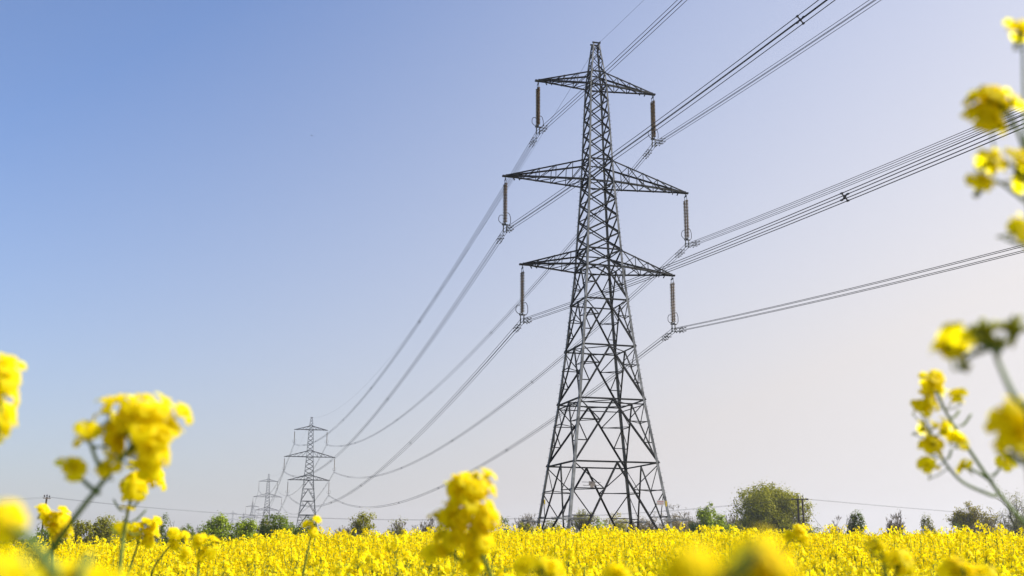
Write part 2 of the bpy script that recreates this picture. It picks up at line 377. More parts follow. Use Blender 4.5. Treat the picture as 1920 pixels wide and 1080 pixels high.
    if fine:
        for sx in (-1, 1):
            for sy in (-1, 1):      # anti-climbing guards: outrigger frames round each leg
                mb = MB(); z = 3.85; c = cor(sx, sy, z)
                for dx, dy in ((sx*1.25, -sy*.1), (-sx*.1, sy*1.25), (-sx*1.3, sy*.35), (sx*.4, -sy*1.3)):
                    e = c+[dx, dy, .22]; mb.box(c, e, .05, .05)
                ring = [c+[sx*1.2, -sy*1.0, .2], c+[sx*1.2, sy*1.2, .2], c+[-sx*1.2, sy*1.2, .2]]
                for o in (0, -.16, -.32):
                    mb.tube([p-np.array((sx*.2*o*-1, 0, -o*.35)) for p in ring], .02, 4)
                for k in range(14):
                    a = ring[0]*(1-k/13)+ring[1]*(k/13); mb.box(a, a+[random.uniform(-.1, .1), random.uniform(-.1, .1), .12], .012, .012)
                    a = ring[1]*(1-k/13)+ring[2]*(k/13); mb.box(a, a+[random.uniform(-.1, .1), random.uniform(-.1, .1), .12], .012, .012)
                mb.build('climbing_guard', M['steel'], root)
    return root
P_ = [(TX, TY, TP, 0.0), (-74.242, 403.429, R(11.65), -1.616), (-158.211, 717.264, R(15.0), -2.496)]
p4 = at(473.7, 940.5, 1010); p5 = at(456.7, 962, 1320); p6 = at(437, 957, 1720)
P_ += [(p4.x, p4.y, R(15), p4.z-50), (p5.x, p5.y, R(15), p5.z-50), (p6.x, p6.y, R(14), p6.z-50)]
PREV = (93.316, -210.903, TP, -.211)
DESC = ['nearest pylon', 'second pylon', 'third pylon', 'fourth pylon', 'fifth pylon', 'farthest pylon']
PL = ['tall dark grey lattice pylon standing nearest, at the centre of the yellow field',
      'grey lattice pylon above the hedge, the largest of those in the distance',
      'smaller hazy lattice pylon just left of the largest distant one',
      'faint lattice pylon overlapping the left side of the smaller hazy one',
      'very faint tiny pylon peeping over the hedge between two taller faint ones',
      'faintest pale pylon at the far left end of the line']
px_near = build_pylon('pylon', P_[0][:2]+(P_[0][3],), P_[0][2], True); tag(px_near, PL[0], 'pylon')
proto = build_pylon('pylon', P_[1][:2]+(P_[1][3],), P_[1][2], False); tag(proto, PL[1], 'pylon', 'pylons in the distance')
for k in (2, 3, 4, 5):
    c = proto.copy(); COL.objects.link(c); c.location = P_[k][:2]+(P_[k][3],); c.rotation_euler = (0, 0, P_[k][2]); c['label'] = PL[k]
    for ch in proto.children:
        q = ch.copy(); COL.objects.link(q); q.parent = c
# plates on the nearest pylon
def plate(name, pos, wdt, hgt, m, parent, t=.012):
    mb = MB(); x, y, z = pos; mb.box((x-wdt/2, y, z), (x+wdt/2, y, z), t, hgt, up=(0, 0, 1)); return mb.build(name, m, parent)
h8 = wid(8.0)/2
np_ = plate('number_plate', (.45, h8-.15, 7.45), .62, .40, M['plate'], px_near); plate('lower_tab', (.45, h8-.16, 7.17), .34, .2, M['plate'], np_)
mbr = MB(); mbr.box((-.5, h8-.05, 7.58), (1.35, h8-.05, 7.58), .04, .04); mbr.box((-.4, h8-.05, 7.28), (1.2, h8-.05, 7.28), .04, .04); mbr.build('plate_bracket', M['brace'], px_near)
hh = wid(5.6)/2
dp = plate('danger_plate', (hh-.62, -hh-.05, 5.43), .74, .42, M['white'], px_near)
def text(body, size, pos, m, parent, rx=R(90)):
    cu = bpy.data.curves.new('txt', 'FONT'); cu.body = body; cu.size = size; cu.extrude = .002; cu.align_x = 'CENTER'; cu.align_y = 'CENTER'
    o = bpy.data.objects.new('txt', cu); COL.objects.link(o); bpy.context.view_layer.update()
    me = bpy.data.meshes.new_from_object(o.evaluated_get(bpy.context.evaluated_depsgraph_get())); bpy.data.objects.remove(o)
    me.materials.clear(); me.materials.append(m); q = link('lettering', me, parent, pos, (rx, 0, 0)); return q
text('DANGER', .15, (hh-.62, -hh-.062, 5.53), M['red'], dp); text('OF DEATH', .12, (hh-.62, -hh-.062, 5.35), M['red'], dp)
plate('yellow_tag', (hh-.1, -hh-.06, 5.35), .13, .5, M['yellow'], px_near); h5 = wid(5.8)/2
plate('yellow_tag', (-h5+.25, h5-.3, 5.7), .13, .42, M['yellow'], px_near)

# ------------------------------------------------------------ insulator strings
def insulator_meshes():
    n = 26; D = {}
    mb = MB(); z = -.72; prof = []
    for k in range(n):
        z0 = -.72-k*.148
        prof += [(.04, z0), (.05, z0-.03), (.145, z0-.055), (.165, z0-.085), (.135, z0-.092), (.045, z0-.10)]
    mb.lathe(prof, 12); D['disc_stack'] = mb.mesh('disc_stack', M['glass'], False)
    mb = MB(); mb.box((0, 0, 0), (0, 0, -.28), .05, .06); mb.box((0, -.30, -.33), (0, .30, -.33), .03, .14); mb.box((0, -.05, -.22), (0, .05, -.3), .06, .12)
    for s in (-1, 1): mb.box((0, s*.24, -.33), (0, s*.24, -.72), .035, .035)
    for s in (-1, 1): mb.tube([(0, s*.26, -.55), (0, s*.42, -.72), (0, s*.5, -.95), (0, s*.46, -1.05), (0, s*.43, -.98)], .014, 4)
    D['hanger'] = mb.mesh('hanger', M['fit'])
    mb = MB(); zb = -.72-n*.148
    for s in (-1, 1): mb.box((0, s*.24, zb), (0, s*.24, zb-.1), .04, .05)
    mb.box((0, -.3, zb-.1), (0, .3, zb-.1), .04, .12); mb.box((-.3, 0, zb-.16), (.3, 0, zb-.16), .05, .12)
    D['yoke_plate'] = mb.mesh('yoke_plate', M['fit'])
    mb = MB()
    for sx in (-1, 1):
        mb.box((sx*.155, 0, zb-.14), (sx*.155, 0, zb-.5), .05, .1)
        for zz in (-STR-.095, -STR-.405): mb.tube([(sx*.155, -.22, zz), (sx*.155, -.08, zz+.05), (sx*.155, .08, zz+.05), (sx*.155, .22, zz)], [.02, .045, .045, .02], 6)
        mb.box((sx*.155, 0, -STR), (sx*.155, 0, -STR-.42), .04, .04); mb.box((sx*.155, -.14, -STR+.02), (sx*.155, -.14, -STR-.45), .03, .03); mb.box((sx*.155, .14, -STR+.02), (sx*.155, .14, -STR-.45), .03, .03)
    D['clamp'] = mb.mesh('clamp', M['steel'])
    for nm, s, hgt, wd in (('arcing_horn', -1, 1.15, .42), ('arcing_horn.b', 1, .8, .5)):
        mb = MB(); y0 = s*.2; zt = zb-.08
        pts = [(0, y0, zt), (0, s*(.3+wd*.45), zt-.0), (0, s*(.25+wd), zt+hgt*.22), (0, s*(.25+wd), zt+hgt*.62), (0, s*(.25+wd*.7), zt+hgt*.9), (0, s*.36, zt+hgt), (0, s*.28, zt+hgt*.96)]
        ca, sa = .42, -s*.0-.91; pts = [(p[0]*ca-p[1]*sa, p[0]*sa+p[1]*ca, p[2]) for p in [(0, -q[1], q[2]) for q in pts]]; mb.tube(pts, .03, 6); D[nm] = mb.mesh('arcing_horn', M['fit'])
    return D
ID = insulator_meshes()
mbs = MB(); prof = [(.03, 0), (.03, -.72)]
for k in range(13):
    z0 = -.72-k*.296; prof += [(.05, z0), (.14, z0-.1), (.14, z0-.17), (.05, z0-.2)]
for s in (-1, 1): mbs.lathe(prof+[(.04, -4.6), (.04, -5.3)], 6, Matrix.Translation((0, s*.24, 0)))
SIMPLE = mbs.mesh('insulator_string', M['glass'])
SIDE = {-1: 'left', 1: 'right'}; LEVEL = ['top', 'middle', 'bottom']
def world(T, u, v, z): X_, Y_, ph, z0 = T; return Vector((X_+u*math.cos(ph)-v*math.sin(ph), Y_+u*math.sin(ph)+v*math.cos(ph), z+z0))
for ti, T in enumerate(P_):
    for li, (L, zl, zu) in enumerate(ARMS):
        for s in (-1, 1):
            pos = world(T, s*L, 0, zl); lab = 'brown insulators hanging from the %s tip of the %s crossarm of the %s' % (SIDE[s], LEVEL[li], DESC[ti])
            grp = 'insulator strings of the '+DESC[ti]
            if ti < 3:
                r = empty('insulator_string', pos, T[2])
                for dy in (-.24, .24): link('disc_stack', ID['disc_stack'], r, (0, dy, 0))
                for nm in ('hanger', 'yoke_plate', 'clamp'): link(nm, ID[nm], r)
                link('arcing_horn', ID['arcing_horn'], r); link('arcing_horn', ID['arcing_horn.b'], r)
            else: r = link('insulator_string', SIMPLE, None, pos, (0, 0, T[2]))
            tag(r, lab, 'insulator', grp)

# ------------------------------------------------------------ conductors
def sagpts(a, b, sag, n): return [a.lerp(b, t)-Vector((0, 0, 4*sag*t*(1-t))) for t in np.linspace(0, 1, n)]
def spacer_mesh():
    mb = MB()
    for sx in (-1, 1):
        for sz in (-1, 1):
            mb.box((0, 0, 0), (sx*.155, 0, sz*.155), .04, .05, up=(0, 1, 0)); mb.box((sx*.155, -.08, sz*.155), (sx*.155, .08, sz*.155), .07, .07)
    mb.lathe([(.06, -.05), (.075, 0), (.06, .05)], 8, Matrix.Rotation(R(90), 4, 'X')); return mb.mesh('spacer', M['fit'])
def damper_mesh():
    mb = MB(); mb.box((0, 0, 0), (0, 0, -.1), .04, .04); mb.tube([(0, -.24, -.12), (0, 0, -.10), (0, .24, -.12)], .01, 4)
    for s in (-1, 1): mb.tube([(0, s*.16, -.12), (0, s*.20, -.12), (0, s*.32, -.12), (0, s*.34, -.12)], [.02, .045, .05, .02], 6)
    return mb.mesh('damper', M['fit'])
SPM = spacer_mesh(); DMM = damper_mesh()
SAG = {0: 8.6, 1: 9.4, 2: 9.8, 3: 8.5, 4: 9, 5: 10}
CRAD = .021
def att(T, s, li): L, zl, zu = ARMS[li]; return world(T, s*L, 0, zl-STR-.25)
SPD = ['from the %s %s arm of the nearest pylon up over the viewer', 'from the %s %s arm of the nearest pylon to the second pylon', 'from the %s %s arm of the second pylon to the third', 'from the %s %s arm of the third pylon to the fourth',
       'from the %s %s arm of the fourth pylon to the fifth', 'from the %s %s arm of the fifth pylon to the farthest']
def bundle(span, s, li, A_, B_, ts, dampA, dampB):
    a, b = att(A_, s, li), att(B_, s, li); d = (b-a); rz = math.atan2(-d.x, d.y); ux = Vector((math.cos(rz), math.sin(rz), 0))
    lab = ('four wires ' if span < 2 else 'hazy wires ')+SPD[span] % (SIDE[s], LEVEL[li])
    r = empty('conductor_bundle', a); tag(r, lab, 'power line', 'conductor bundles of the pylon line')
    for dx in (-.155, .155):
        for dz in (-.155, .155):
            off = ux*dx+Vector((0, 0, dz)); mb = MB(); mb.tube([p+off-a for p in sagpts(a, b, SAG[span], 49 if span < 2 else 25)], CRAD, 5 if span < 2 else 3, False)
            if span < 2: mb.build('conductor', M['wire'], r, True)
            else: mb.build('conductor', M['wire'], r, False)
    P = lambda t: a.lerp(b, t)-Vector((0, 0, 4*SAG[span]*t*(1-t)))
    for t in ts:
        k = link('spacer', SPM, r, P(t)-a); tt = P(t+.002)-P(t-.002); k.rotation_euler = (math.atan2(tt.z, math.hypot(tt.x, tt.y)), 0, rz)
    if span < 2:
        Ls = d.length
        for t in ([1.3/Ls, 2.1/Ls] if dampA else [])+([1-1.4/Ls] if dampB else []):
            for dx in (-.155, .155):
                for dz in (-.155, .155): k = link('damper', DMM, r, P(t)-a+ux*dx+Vector((0, 0, dz))); k.rotation_euler = (0, 0, rz)
def find_t(s, li, A_, B_, span, px, py):
    a, b = att(A_, s, li), att(B_, s, li); best = None
    for t in np.linspace(0, .6, 1201):
        p = a.lerp(b, t)-Vector((0, 0, 4*SAG[span]*t*(1-t)+0)); q = p-Vector((0, 0, CZ)); dd = q.dot(AF)
        if dd < 1: continue
        e = math.hypot(960+FPX*q.dot(AR)/dd-px, 540-FPX*q.dot(AU)/dd-py)
        if best is None or e < best[0]: best = (e, t)
    return best[1]
for li in range(3):
    for s in (-1, 1):
        ts = {(0, -1): [.55], (0, 1): [.52], (1, -1): [find_t(-1, 1, P_[0], PREV, 0, 1499, 38)], (1, 1): [.34], (2, -1): [find_t(-1, 2, P_[0], PREV, 0, 1585, 371)], (2, 1): [.36]}[(li, s)]
        bundle(0, s, li, P_[0], PREV, ts+[.7], True, False)
        j = (li*7+s*3) % 5*.012
        bundle(1, s, li, P_[0], P_[1], [.17+j, .34+j*.5, .52-j, .69+j, .86-j*.4], True, True)
for sp in (2, 3, 4, 5):
    for li in range(3):
        for s in (-1, 1): bundle(sp, s, li, P_[sp-1], P_[sp], [.12, .3, .5, .7, .88] if sp < 4 else [], False, False)
EL = ['single thin earth wire rising from the peak of the nearest pylon over the viewer', 'thin earth wire from the peak of the nearest pylon to the second pylon', 'faint earth wire between the peaks of the second and third pylons', 'faint earth wire between the peaks of the third and fourth pylons']
for k, (A_, B_, sg) in enumerate(((P_[0], PREV, 9.5), (P_[0], P_[1], 9.6), (P_[1], P_[2], 8), (P_[2], P_[3], 8))):
    a = world(A_, .2, 0, 49.95); b = world(B_, .2, 0, 49.95); mb = MB(); mb.tube([p-a for p in sagpts(a, b, sg, 41)], .014, 4, False)
    e = mb.build('earth_wire', M['wire'], None, True, a); tag(e, EL[k], 'power line', 'earth wires of the pylon line')

# ------------------------------------------------------------ wooden pole line
hp = at(1499.5, 935, 180); hb = gz(hp.x, hp.y)
r = empty('wooden_double_pole', (hp.x, hp.y, hb)); tag(r, 'dark wooden H pole with crossbar and insulators beside the big round tree', 'utility pole')
Hh = hp.z-hb
for dx in (-.32, .40):
    mb = MB(); mb.tube([(dx*1.35, 0, -.5), (dx, 0, Hh)], [.19, .15], 8); mb.build('pole', M['wood'], r)
mb = MB(); mb.box((-1.25, -.2, Hh-.12), (1.25, -.2, Hh-.12), .10, .14); mb.box((-.75, .2, Hh-.12), (.75, .2, Hh-.12), .10, .14); mb.build('crossbar', M['wood'], r)
for x, z in ((-1.22, 0), (1.22, 0)):
    mb = MB(); mb.lathe([(.04, -.2), (.16, -.15), (.13, -.05), (.17, .05), (.12, .16), (.04, .2)], 8, Matrix.Translation((x, 0, Hh-.1))@Matrix.Rotation(R(90), 4, 'Y')); mb.build('insulator', M['fit'], r)
for x in (-.22, .5):
    mb = MB(); mb.lathe([(.03, -.1), (.03, .3), (.10, .34), (.08, .42), (.11, .48), (.05, .56)], 8, Matrix.Translation((x, 0, Hh))); mb.build('insulator', M['fit'], r)
lp = at(88, 932, 185); lb = gz(lp.x, lp.y); r2 = empty('wooden_pole', (lp.x, lp.y, lb)); tag(r2, 'single slim wooden pole at the left behind blurred flowers', 'utility pole')
mb = MB(); mb.tube([(-.45, 0, -.5), (0, 0, lp.z-lb)], [.19, .16], 8); mb.build('pole', M['wood'], r2)
mb = MB(); mb.box((-.12, -1.1, lp.z-lb-.2), (.12, 1.1, lp.z-lb-.2), .16, .14); mb.build('crossbar', M['wood'], r2)
for y in (-1, 0, 1):
    mb = MB(); mb.lathe([(.04, 0), (.05, .12), (.14, .18), (.10, .28), (.13, .34), (.05, .42)], 8, Matrix.Translation((0, y, lp.z-lb-.1+(0.1 if y == 0 else 0)))); mb.build('insulator', M['fit'], r2)
ends = [('between the single wooden pole and the H pole', lp, hp, 3.6), ('leaving the single wooden pole off the left edge', lp, at(-120, 940, 190), .3), ('leaving the H pole towards the right edge', hp, at(2160, 985, 230), .3)]
for txt, a, b, sg in ends:
    for j, dy in enumerate((-1, 0, 1)):
        o = Vector((dy*.55 if b is not lp and a is hp else dy*.15, dy, .1 if dy == 0 else 0)); mb = MB(); mb.tube([p-a for p in sagpts(a+o, b+o, sg, 25)], .009, 4, False)
        e = mb.build('overhead_wire', M['wire'], None, True, a); tag(e, ['nearest', 'middle', 'farthest'][j]+' thin low wire '+txt, 'power line', 'thin wires on the wooden poles')
gw = MB(); a = hp+Vector((.6, 0, -.9)); b = at(1545, 995, 180); gw.tube([Vector((0, 0, 0)), b-a], .02, 4, False); e = gw.build('stay_wire', M['wire'], None, False, a)
tag(e, 'slanting stay wire running down right from the wooden H pole', 'stay wire')

# ------------------------------------------------------------ trees and shrubs
def grow(rng, base, h, spread, r0, levels, nlimb, upb=.5, trunk=.35, wob=.25):
    """branch skeleton: list of (points, radii, level); returns it with the tips"""
    segs = []; tips = []
    def rec(p, d, L, r, lev):
        n = 4; pts = [p]; q = p.copy(); dd = d.copy()
        for _ in range(n):
            dd = nrm(dd+rng.normal(0, wob, 3)*[1, 1, .6]+np.array((0, 0, .08*upb))); q = q+dd*L/n; pts.append(q.copy())
        segs.append((pts, np.linspace(r, r*.55, n+1), lev))
        if lev >= levels: tips.append((q, dd)); return
        for k in range(nlimb if lev else nlimb+2):
            t = rng.uniform(.35, 1) if lev else rng.uniform(.75, 1.0)
            s = pts[min(n, int(t*n))]; a = rng.uniform(0, 6.283)
            out = np.array((math.cos(a), math.sin(a), 0)); nd = nrm(dd*.7+out*spread*rng.uniform(.6, 1.3)+np.array((0, 0, upb*.5)))
            rec(s, nd, L*rng.uniform(.58, .82) if lev else (h*(1-trunk))*rng.uniform(.38, .55), max(r*.55, .012), lev+1)
        tips.append((q, dd))
    rec(np.array(base, float), np.array((rng.normal(0, .05), 0, 1.)), h*trunk, r0, 0)
    return segs, tips
def tree(name, label, cat, px0, px1, ytop, d, mats, kind='bush', leaves=3000, ls=.3, seed=0, group=None, ybase=None, lobes=7, fill=.75, bark=None):
    """stands at distance d; its crown spans px0..px1 and reaches the height seen at ytop"""
    rng = np.random.default_rng(seed+100); c = at((px0+px1)/2, ytop, d); gzv = gz(c.x, c.y); H = c.z-gzv; W = (px1-px0)/FPX*d
    root = empty(name, (c.x, c.y, gzv)); tag(root, label, cat, group)
    leafm = M[mats]; wood = bark or M['bark']
    if kind in ('bush', 'tree'):
        trunk = .12 if kind == 'bush' else .22
        segs, tips = grow(rng, (0, 0, -.3), H, .9, max(.06, H*.02), 2 if kind == 'bush' else 3, 4 if kind == 'bush' else 3, trunk=trunk)
    elif kind == 'oak': segs, tips = grow(rng, (0, 0, -.3), H*.98, 1.15, H*.032, 4, 3, upb=.35, trunk=.38, wob=.3)
    else: segs, tips = grow(rng, (0, 0, -.3), H, .55, max(.05, H*.014), 3, 5, upb=.8, trunk=.14, wob=.2)
    P = np.vstack([np.array(s_[0]) for s_ in segs]); zmax = P[:, 2].max(); ext = np.percentile(np.abs(P[:, 0]), 98)
    k_z = H/zmax*(.96 if leaves else 1); k_x = W/2/max(ext, .1)*(.92 if leaves else 1)
    S = np.array((k_x, k_x, k_z)); mb = MB()
    for pts, rad, lev in segs: mb.tube([p*S for p in pts], np.maximum(rad, .018 if kind == 'bare' else .02), 6 if lev < 2 else 3, lev == 0)
    mb.build('trunk', wood if kind != 'bare' else M['twig'], root)
    if kind == 'bare' or kind == 'oak':       # fine twigs
        tw = MB(); T = [p*S for p, _ in tips]; D_ = [dd for _, dd in tips]; nt_ = 7 if kind == 'bare' else 4
        a = []; b = []
        for p, dd in zip(T, D_):
            for _ in range(nt_):
                L = rng.uniform(.25, .7)*H*.11; v = nrm(dd+rng.normal(0, .55, 3)+[0, 0, .25]); a.append(p-dd*rng.uniform(0, .3)); b.append(p+v*L)
        v, f = stem_quads(np.array(a), np.array(b), .035)
        link('twigs', tomesh('twigs', v, f, [M['twig'] if kind == 'bare' else M['bark']]), root)
    if leaves:
        C = []
        if kind == 'oak' or kind == 'bare':
            T = np.array([p*S for p, _ in tips]); cl = T[rng.integers(0, len(T), leaves)]; C = cl+rng.normal(0, .036*H, (leaves, 3))*[1, 1, .7]
        else:       # leaf clumps packed on lobes over the branch tips
            lob = []; zc0 = .18 if kind == 'bush' else .3
            for _ in range(lobes):
                a = rng.uniform(0, 6.283); rr = math.sqrt(rng.uniform(0, 1))*.62; zz = rng.uniform(zc0, .78)
                lim = math.sqrt(max(.05, 1-((zz-.42)/.60)**2)); lob.append((math.cos(a)*rr*lim*W/2, math.sin(a)*rr*lim*W/2, zz*H, rng.uniform(.17, .30)))
            lob.append((0, 0, .76*H, .24)); lob.append((.30*W, 0, .35*H, .27)); lob.append((-.30*W, 0, .35*H, .27)); lob.append((0, -.2*W, .35*H, .3))
            if kind in ('bush', 'tree'): lob += [(u_*W, v_*W, .2*H, .2) for u_, v_ in ((-.36, -.1), (.36, -.1), (-.15, -.3), (.18, -.3))]
            ncl = max(50, int(leaves/(42 if kind == 'tree' else 18))); cc = []
            for _ in range(ncl):
                l = lob[rng.integers(0, len(lob))]; v = nrm(rng.normal(size=3)); q = rng.uniform(fill if kind == 'bush' else .45, 1.05); R_ = l[3]
                cc.append((l[0]+v[0]*R_*W*q*.85, l[1]+v[1]*R_*W*q*.85, l[2]+v[2]*R_*H*q*.9))
            cc = np.array(cc); cc = cc[(cc[:, 2] < H*1.0) & (cc[:, 2] > .1)]; ci = rng.integers(0, len(cc), leaves); sz = rng.uniform(.5, 1.3, len(cc))
            rad_ = .034 if kind == 'tree' else .040
            C = cc[ci]+rng.normal(0, 1, (leaves, 3))*(np.array((W, W, H))*rad_*sz[ci][:, None]); NN = (C-cc[ci])/(rad_*W)*.8+(cc[ci]-[0, 0, H*.35])/(W*.4)*.7+[0, 0, .25]
            sp = rng.random(leaves) < .06; C[sp] += nrm(np.array((0, 0, 1.)))*rng.uniform(0, .05*H, (sp.sum(), 1))
        NN = NN if kind in ('bush', 'tree') else rng.normal(size=(len(C), 3))*.3+[0, 0, .5]
        C = C*[W/2/np.percentile(np.abs(C[:, 0]), 97), W/2/np.percentile(np.abs(C[:, 1]), 98.5), (H-.1)/np.percentile(C[:, 2], 99.3)]
        if name == 'big_tree': C[:, 0] -= .13*W*np.clip(C[:, 2]/H-.35, 0, 1)
        v, f = quads_at(C, rng.normal(size=(len(C), 3))*.55+NN, ls*rng.uniform(.6, 1.3, len(C)), .7, rng=rng, bend=.15)
        link('crown', tomesh('crown', v, f, [leafm]), root)
    return root
G1 = 'trees and shrubs of the hedgerow'
T_ = [
 ('big_tree', 'tree', 'largest round green tree, behind the wooden H pole', 1371, 1514, 915, 235, 'leaf_olive', 'tree', 26000, .30, 26),
 ('leafy_tree', 'tree', 'olive green rounded tree just left of the largest tree', 1286, 1372, 952, 200, 'leaf_bright', 'tree', 7000, .26, 10),
 ('oak_tree', 'tree', 'wide spreading oak with dark limbs and sparse leaves at the right edge', 1838, 1930, 916, 230, 'leaf_grey', 'oak', 2600, .22, 0),
 ('oak_tree', 'tree', 'golden green crooked oak left of the large spreading one', 1784, 1852, 944, 215, 'leaf_gold', 'oak', 3600, .30, 0),
 ('bare_tree', 'tree', 'bare brown tree rising behind the right leg of the nearest pylon', 1242, 1300, 948, 215, 'leaf_brown', 'bare', 1500, .18, 0),
 ('bare_tree', 'tree', 'bare brown tree filling the gap between the right pylon leg and the leafy trees', 1275, 1330, 960, 225, 'leaf_brown', 'bare', 1200, .18, 0),
 ('bare_tree', 'tree', 'pale bare tree squeezed between the olive tree and the largest tree', 1352, 1392, 962, 225, 'leaf_brown', 'bare', 500, .18, 0),
 ('bush', 'bush', 'low dark hedge bush at the foot of the leftmost pylon leg', 1000, 1070, 977, 200, 'leaf_olive', 'bush', 3600, .2, 9),
 ('bush', 'bush', 'low olive hedge bush below the number plate of the nearest pylon', 1130, 1196, 974, 215, 'leaf_olive', 'bush', 3200, .2, 9),
 ('bush', 'bush', 'low dark hedge bush filling the gap left of the narrow dark bush', 226, 294, 984, 175, 'leaf_dark', 'bush', 3200, .2, 9),
 ('bush', 'bush', 'low dark hedge bush between the narrow dark bush and the green row', 326, 380, 986, 180, 'leaf_dark', 'bush', 2600, .2, 9),
 ('bush', 'bush', 'small dark hedge bush at the left foot of the largest tree', 1368, 1392, 974, 205, 'leaf_olive', 'bush', 1800, .2, 7),
 ('shrub', 'shrub', 'low brown hedge bush between the right pylon leg and the olive tree', 1225, 1300, 966, 210, 'leaf_brown', 'bush', 3000, .17, 10),
 ('shrub', 'shrub', 'brown hedge bush filling the foot of the right pylon leg', 1165, 1232, 970, 205, 'leaf_brown', 'bush', 2600, .17, 10),
 ('shrub', 'shrub', 'tangled brown budding shrub seen through the right half of the pylon base', 1188, 1258, 964, 190, 'leaf_brown', 'bare', 2200, .2, 0),
 ('shrub', 'shrub', 'brown olive shrub seen through the middle of the pylon base', 1118, 1200, 963, 195, 'leaf_gold', 'bush', 2800, .2, 8),
 ('shrub', 'shrub', 'bright green shrub low in the middle of the pylon base', 1100, 1145, 974, 170, 'leaf_bright', 'bush', 2200, .2, 7),
 ('leafy_tree', 'tree', 'loose greenish tree showing between the two left pylon legs', 1058, 1118, 957, 200, 'leaf_olive', 'oak', 2600, .2, 0),
 ('bare_tree', 'tree', 'pinkish bare tree just left of the nearest pylon', 966, 1010, 963, 200, 'leaf_brown', 'bare', 500, .16, 0),
 ('shrub', 'shrub', 'dark green shrub just right of the blurred middle flower', 918, 972, 973, 160, 'leaf_dark', 'bush', 2600, .2, 7),
 ('shrub', 'shrub', 'small dark shrub under the pinkish bare tree', 962, 1004, 980, 165, 'leaf_olive', 'bush', 1400, .2, 6),
 ('bare_tree', 'tree', 'pinkish bare tree just left of the blurred middle flower', 776, 822, 969, 185, 'leaf_brown', 'bare', 700, .16, 0),
 ('shrub', 'shrub', 'thin airy green shrub left of the pinkish bare tree', 732, 776, 972, 170, 'leaf_olive', 'bare', 900, .2, 0),
 ('shrub', 'shrub', 'round airy olive bush standing alone left of the airy thin shrub', 641, 708, 962, 140, 'leaf_olive', 'bush', 3600, .17, 9),
 ('shrub', 'shrub', 'low grey twiggy shrub at the foot of the lone round bush', 628, 665, 984, 150, 'leaf_brown', 'bare', 300, .16, 0),
 ('bush', 'bush', 'dark green bush in front of the second pylon', 490, 562, 966, 145, 'leaf_dark', 'bush', 5200, .2, 10),
 ('bush', 'bush', 'dark green bush sloping down right of the second pylon', 545, 608, 974, 150, 'leaf_dark', 'bush', 3600, .2, 8),
 ('bush', 'bush', 'green bush at the left end of the row below the small pylons', 372, 446, 967, 145, 'leaf_bright', 'bush', 4600, .2, 9),
 ('bush', 'bush', 'low green bush below the faintest pylons', 425, 492, 975, 140, 'leaf_bright', 'bush', 3800, .2, 9),
 ('bush', 'bush', 'small spiky green bush below the third pylon', 470, 512, 976, 150, 'leaf_olive', 'bush', 2200, .2, 7),
 ('shrub', 'shrub', 'narrow dark bush alone between the left hedge and the green row', 288, 332, 966, 150, 'leaf_dark', 'bush', 2600, .18, 7),
 ('bush', 'bush', 'olive hedge bush at the left, its left half', 128, 180, 976, 150, 'leaf_olive', 'bush', 3000, .2, 8),
 ('bush', 'bush', 'olive hedge bush at the left, the taller right half', 162, 222, 969, 152, 'leaf_olive', 'bush', 3800, .2, 9),
 ('bush', 'bush', 'olive hedge bush half hidden by the low flower cluster right of the left hedge', 210, 250, 975, 155, 'leaf_olive', 'bush', 2000, .2, 7),
 ('bush', 'bush', 'low dark hedge at the far left edge under the wooden pole', -20, 60, 988, 160, 'leaf_dark', 'bush', 3400, .22, 9),
 ('bush', 'bush', 'low dark hedge just right of the wooden pole foot', 50, 135, 986, 165, 'leaf_dark', 'bush', 3400, .22, 9),
 ('bare_tree', 'tree', 'tiny far brownish tree right of the narrow dark bush', 338, 372, 987, 260, 'leaf_brown', 'bare', 500, .2, 0),
 ('bare_tree', 'tree', 'small pale bare shrub right of the largest tree', 1545, 1576, 968, 160, 'leaf_brown', 'bare', 120, .14, 0),
 ('shrub', 'shrub', 'compact dark green shrub between two bare shrubs on the right', 1582, 1625, 961, 150, 'leaf_dark', 'bush', 3000, .18, 7),
 ('bare_tree', 'tree', 'bare grey fan shaped shrub right of the compact dark one', 1660, 1696, 958, 150, 'leaf_brown', 'bare', 60, .12, 0),
 ('shrub', 'shrub', 'small round grey green shrub between the bare fan and the oaks', 1716, 1752, 967, 170, 'leaf_grey', 'bush', 2000, .2, 7),
 ('shrub', 'shrub', 'brown undergrowth shrub between the two oaks', 1826, 1868, 970, 205, 'leaf_brown', 'bare', 900, .18, 0),
 ('shrub', 'shrub', 'brown undergrowth shrub under the right side of the spreading oak', 1880, 1935, 962, 240, 'leaf_brown', 'bare', 1200, .18, 0),
 ('shrub', 'shrub', 'dark low shrub at the left foot of the golden oak', 1780, 1815, 982, 205, 'leaf_dark', 'bush', 1300, .2, 6)]
for k, (nm, cat, lab, x0, x1, yt, d, lm, kd, nl, ls, lb_) in enumerate(T_): tree(nm, lab, cat, x0, x1, yt, d, lm, kd, int(nl*(2.2 if kd in ('bush', 'tree') else 1.5)), ls*(1.25 if kd in ('bush', 'tree') else 1.0), seed=k, group=G1, lobes=max(4, lb_))

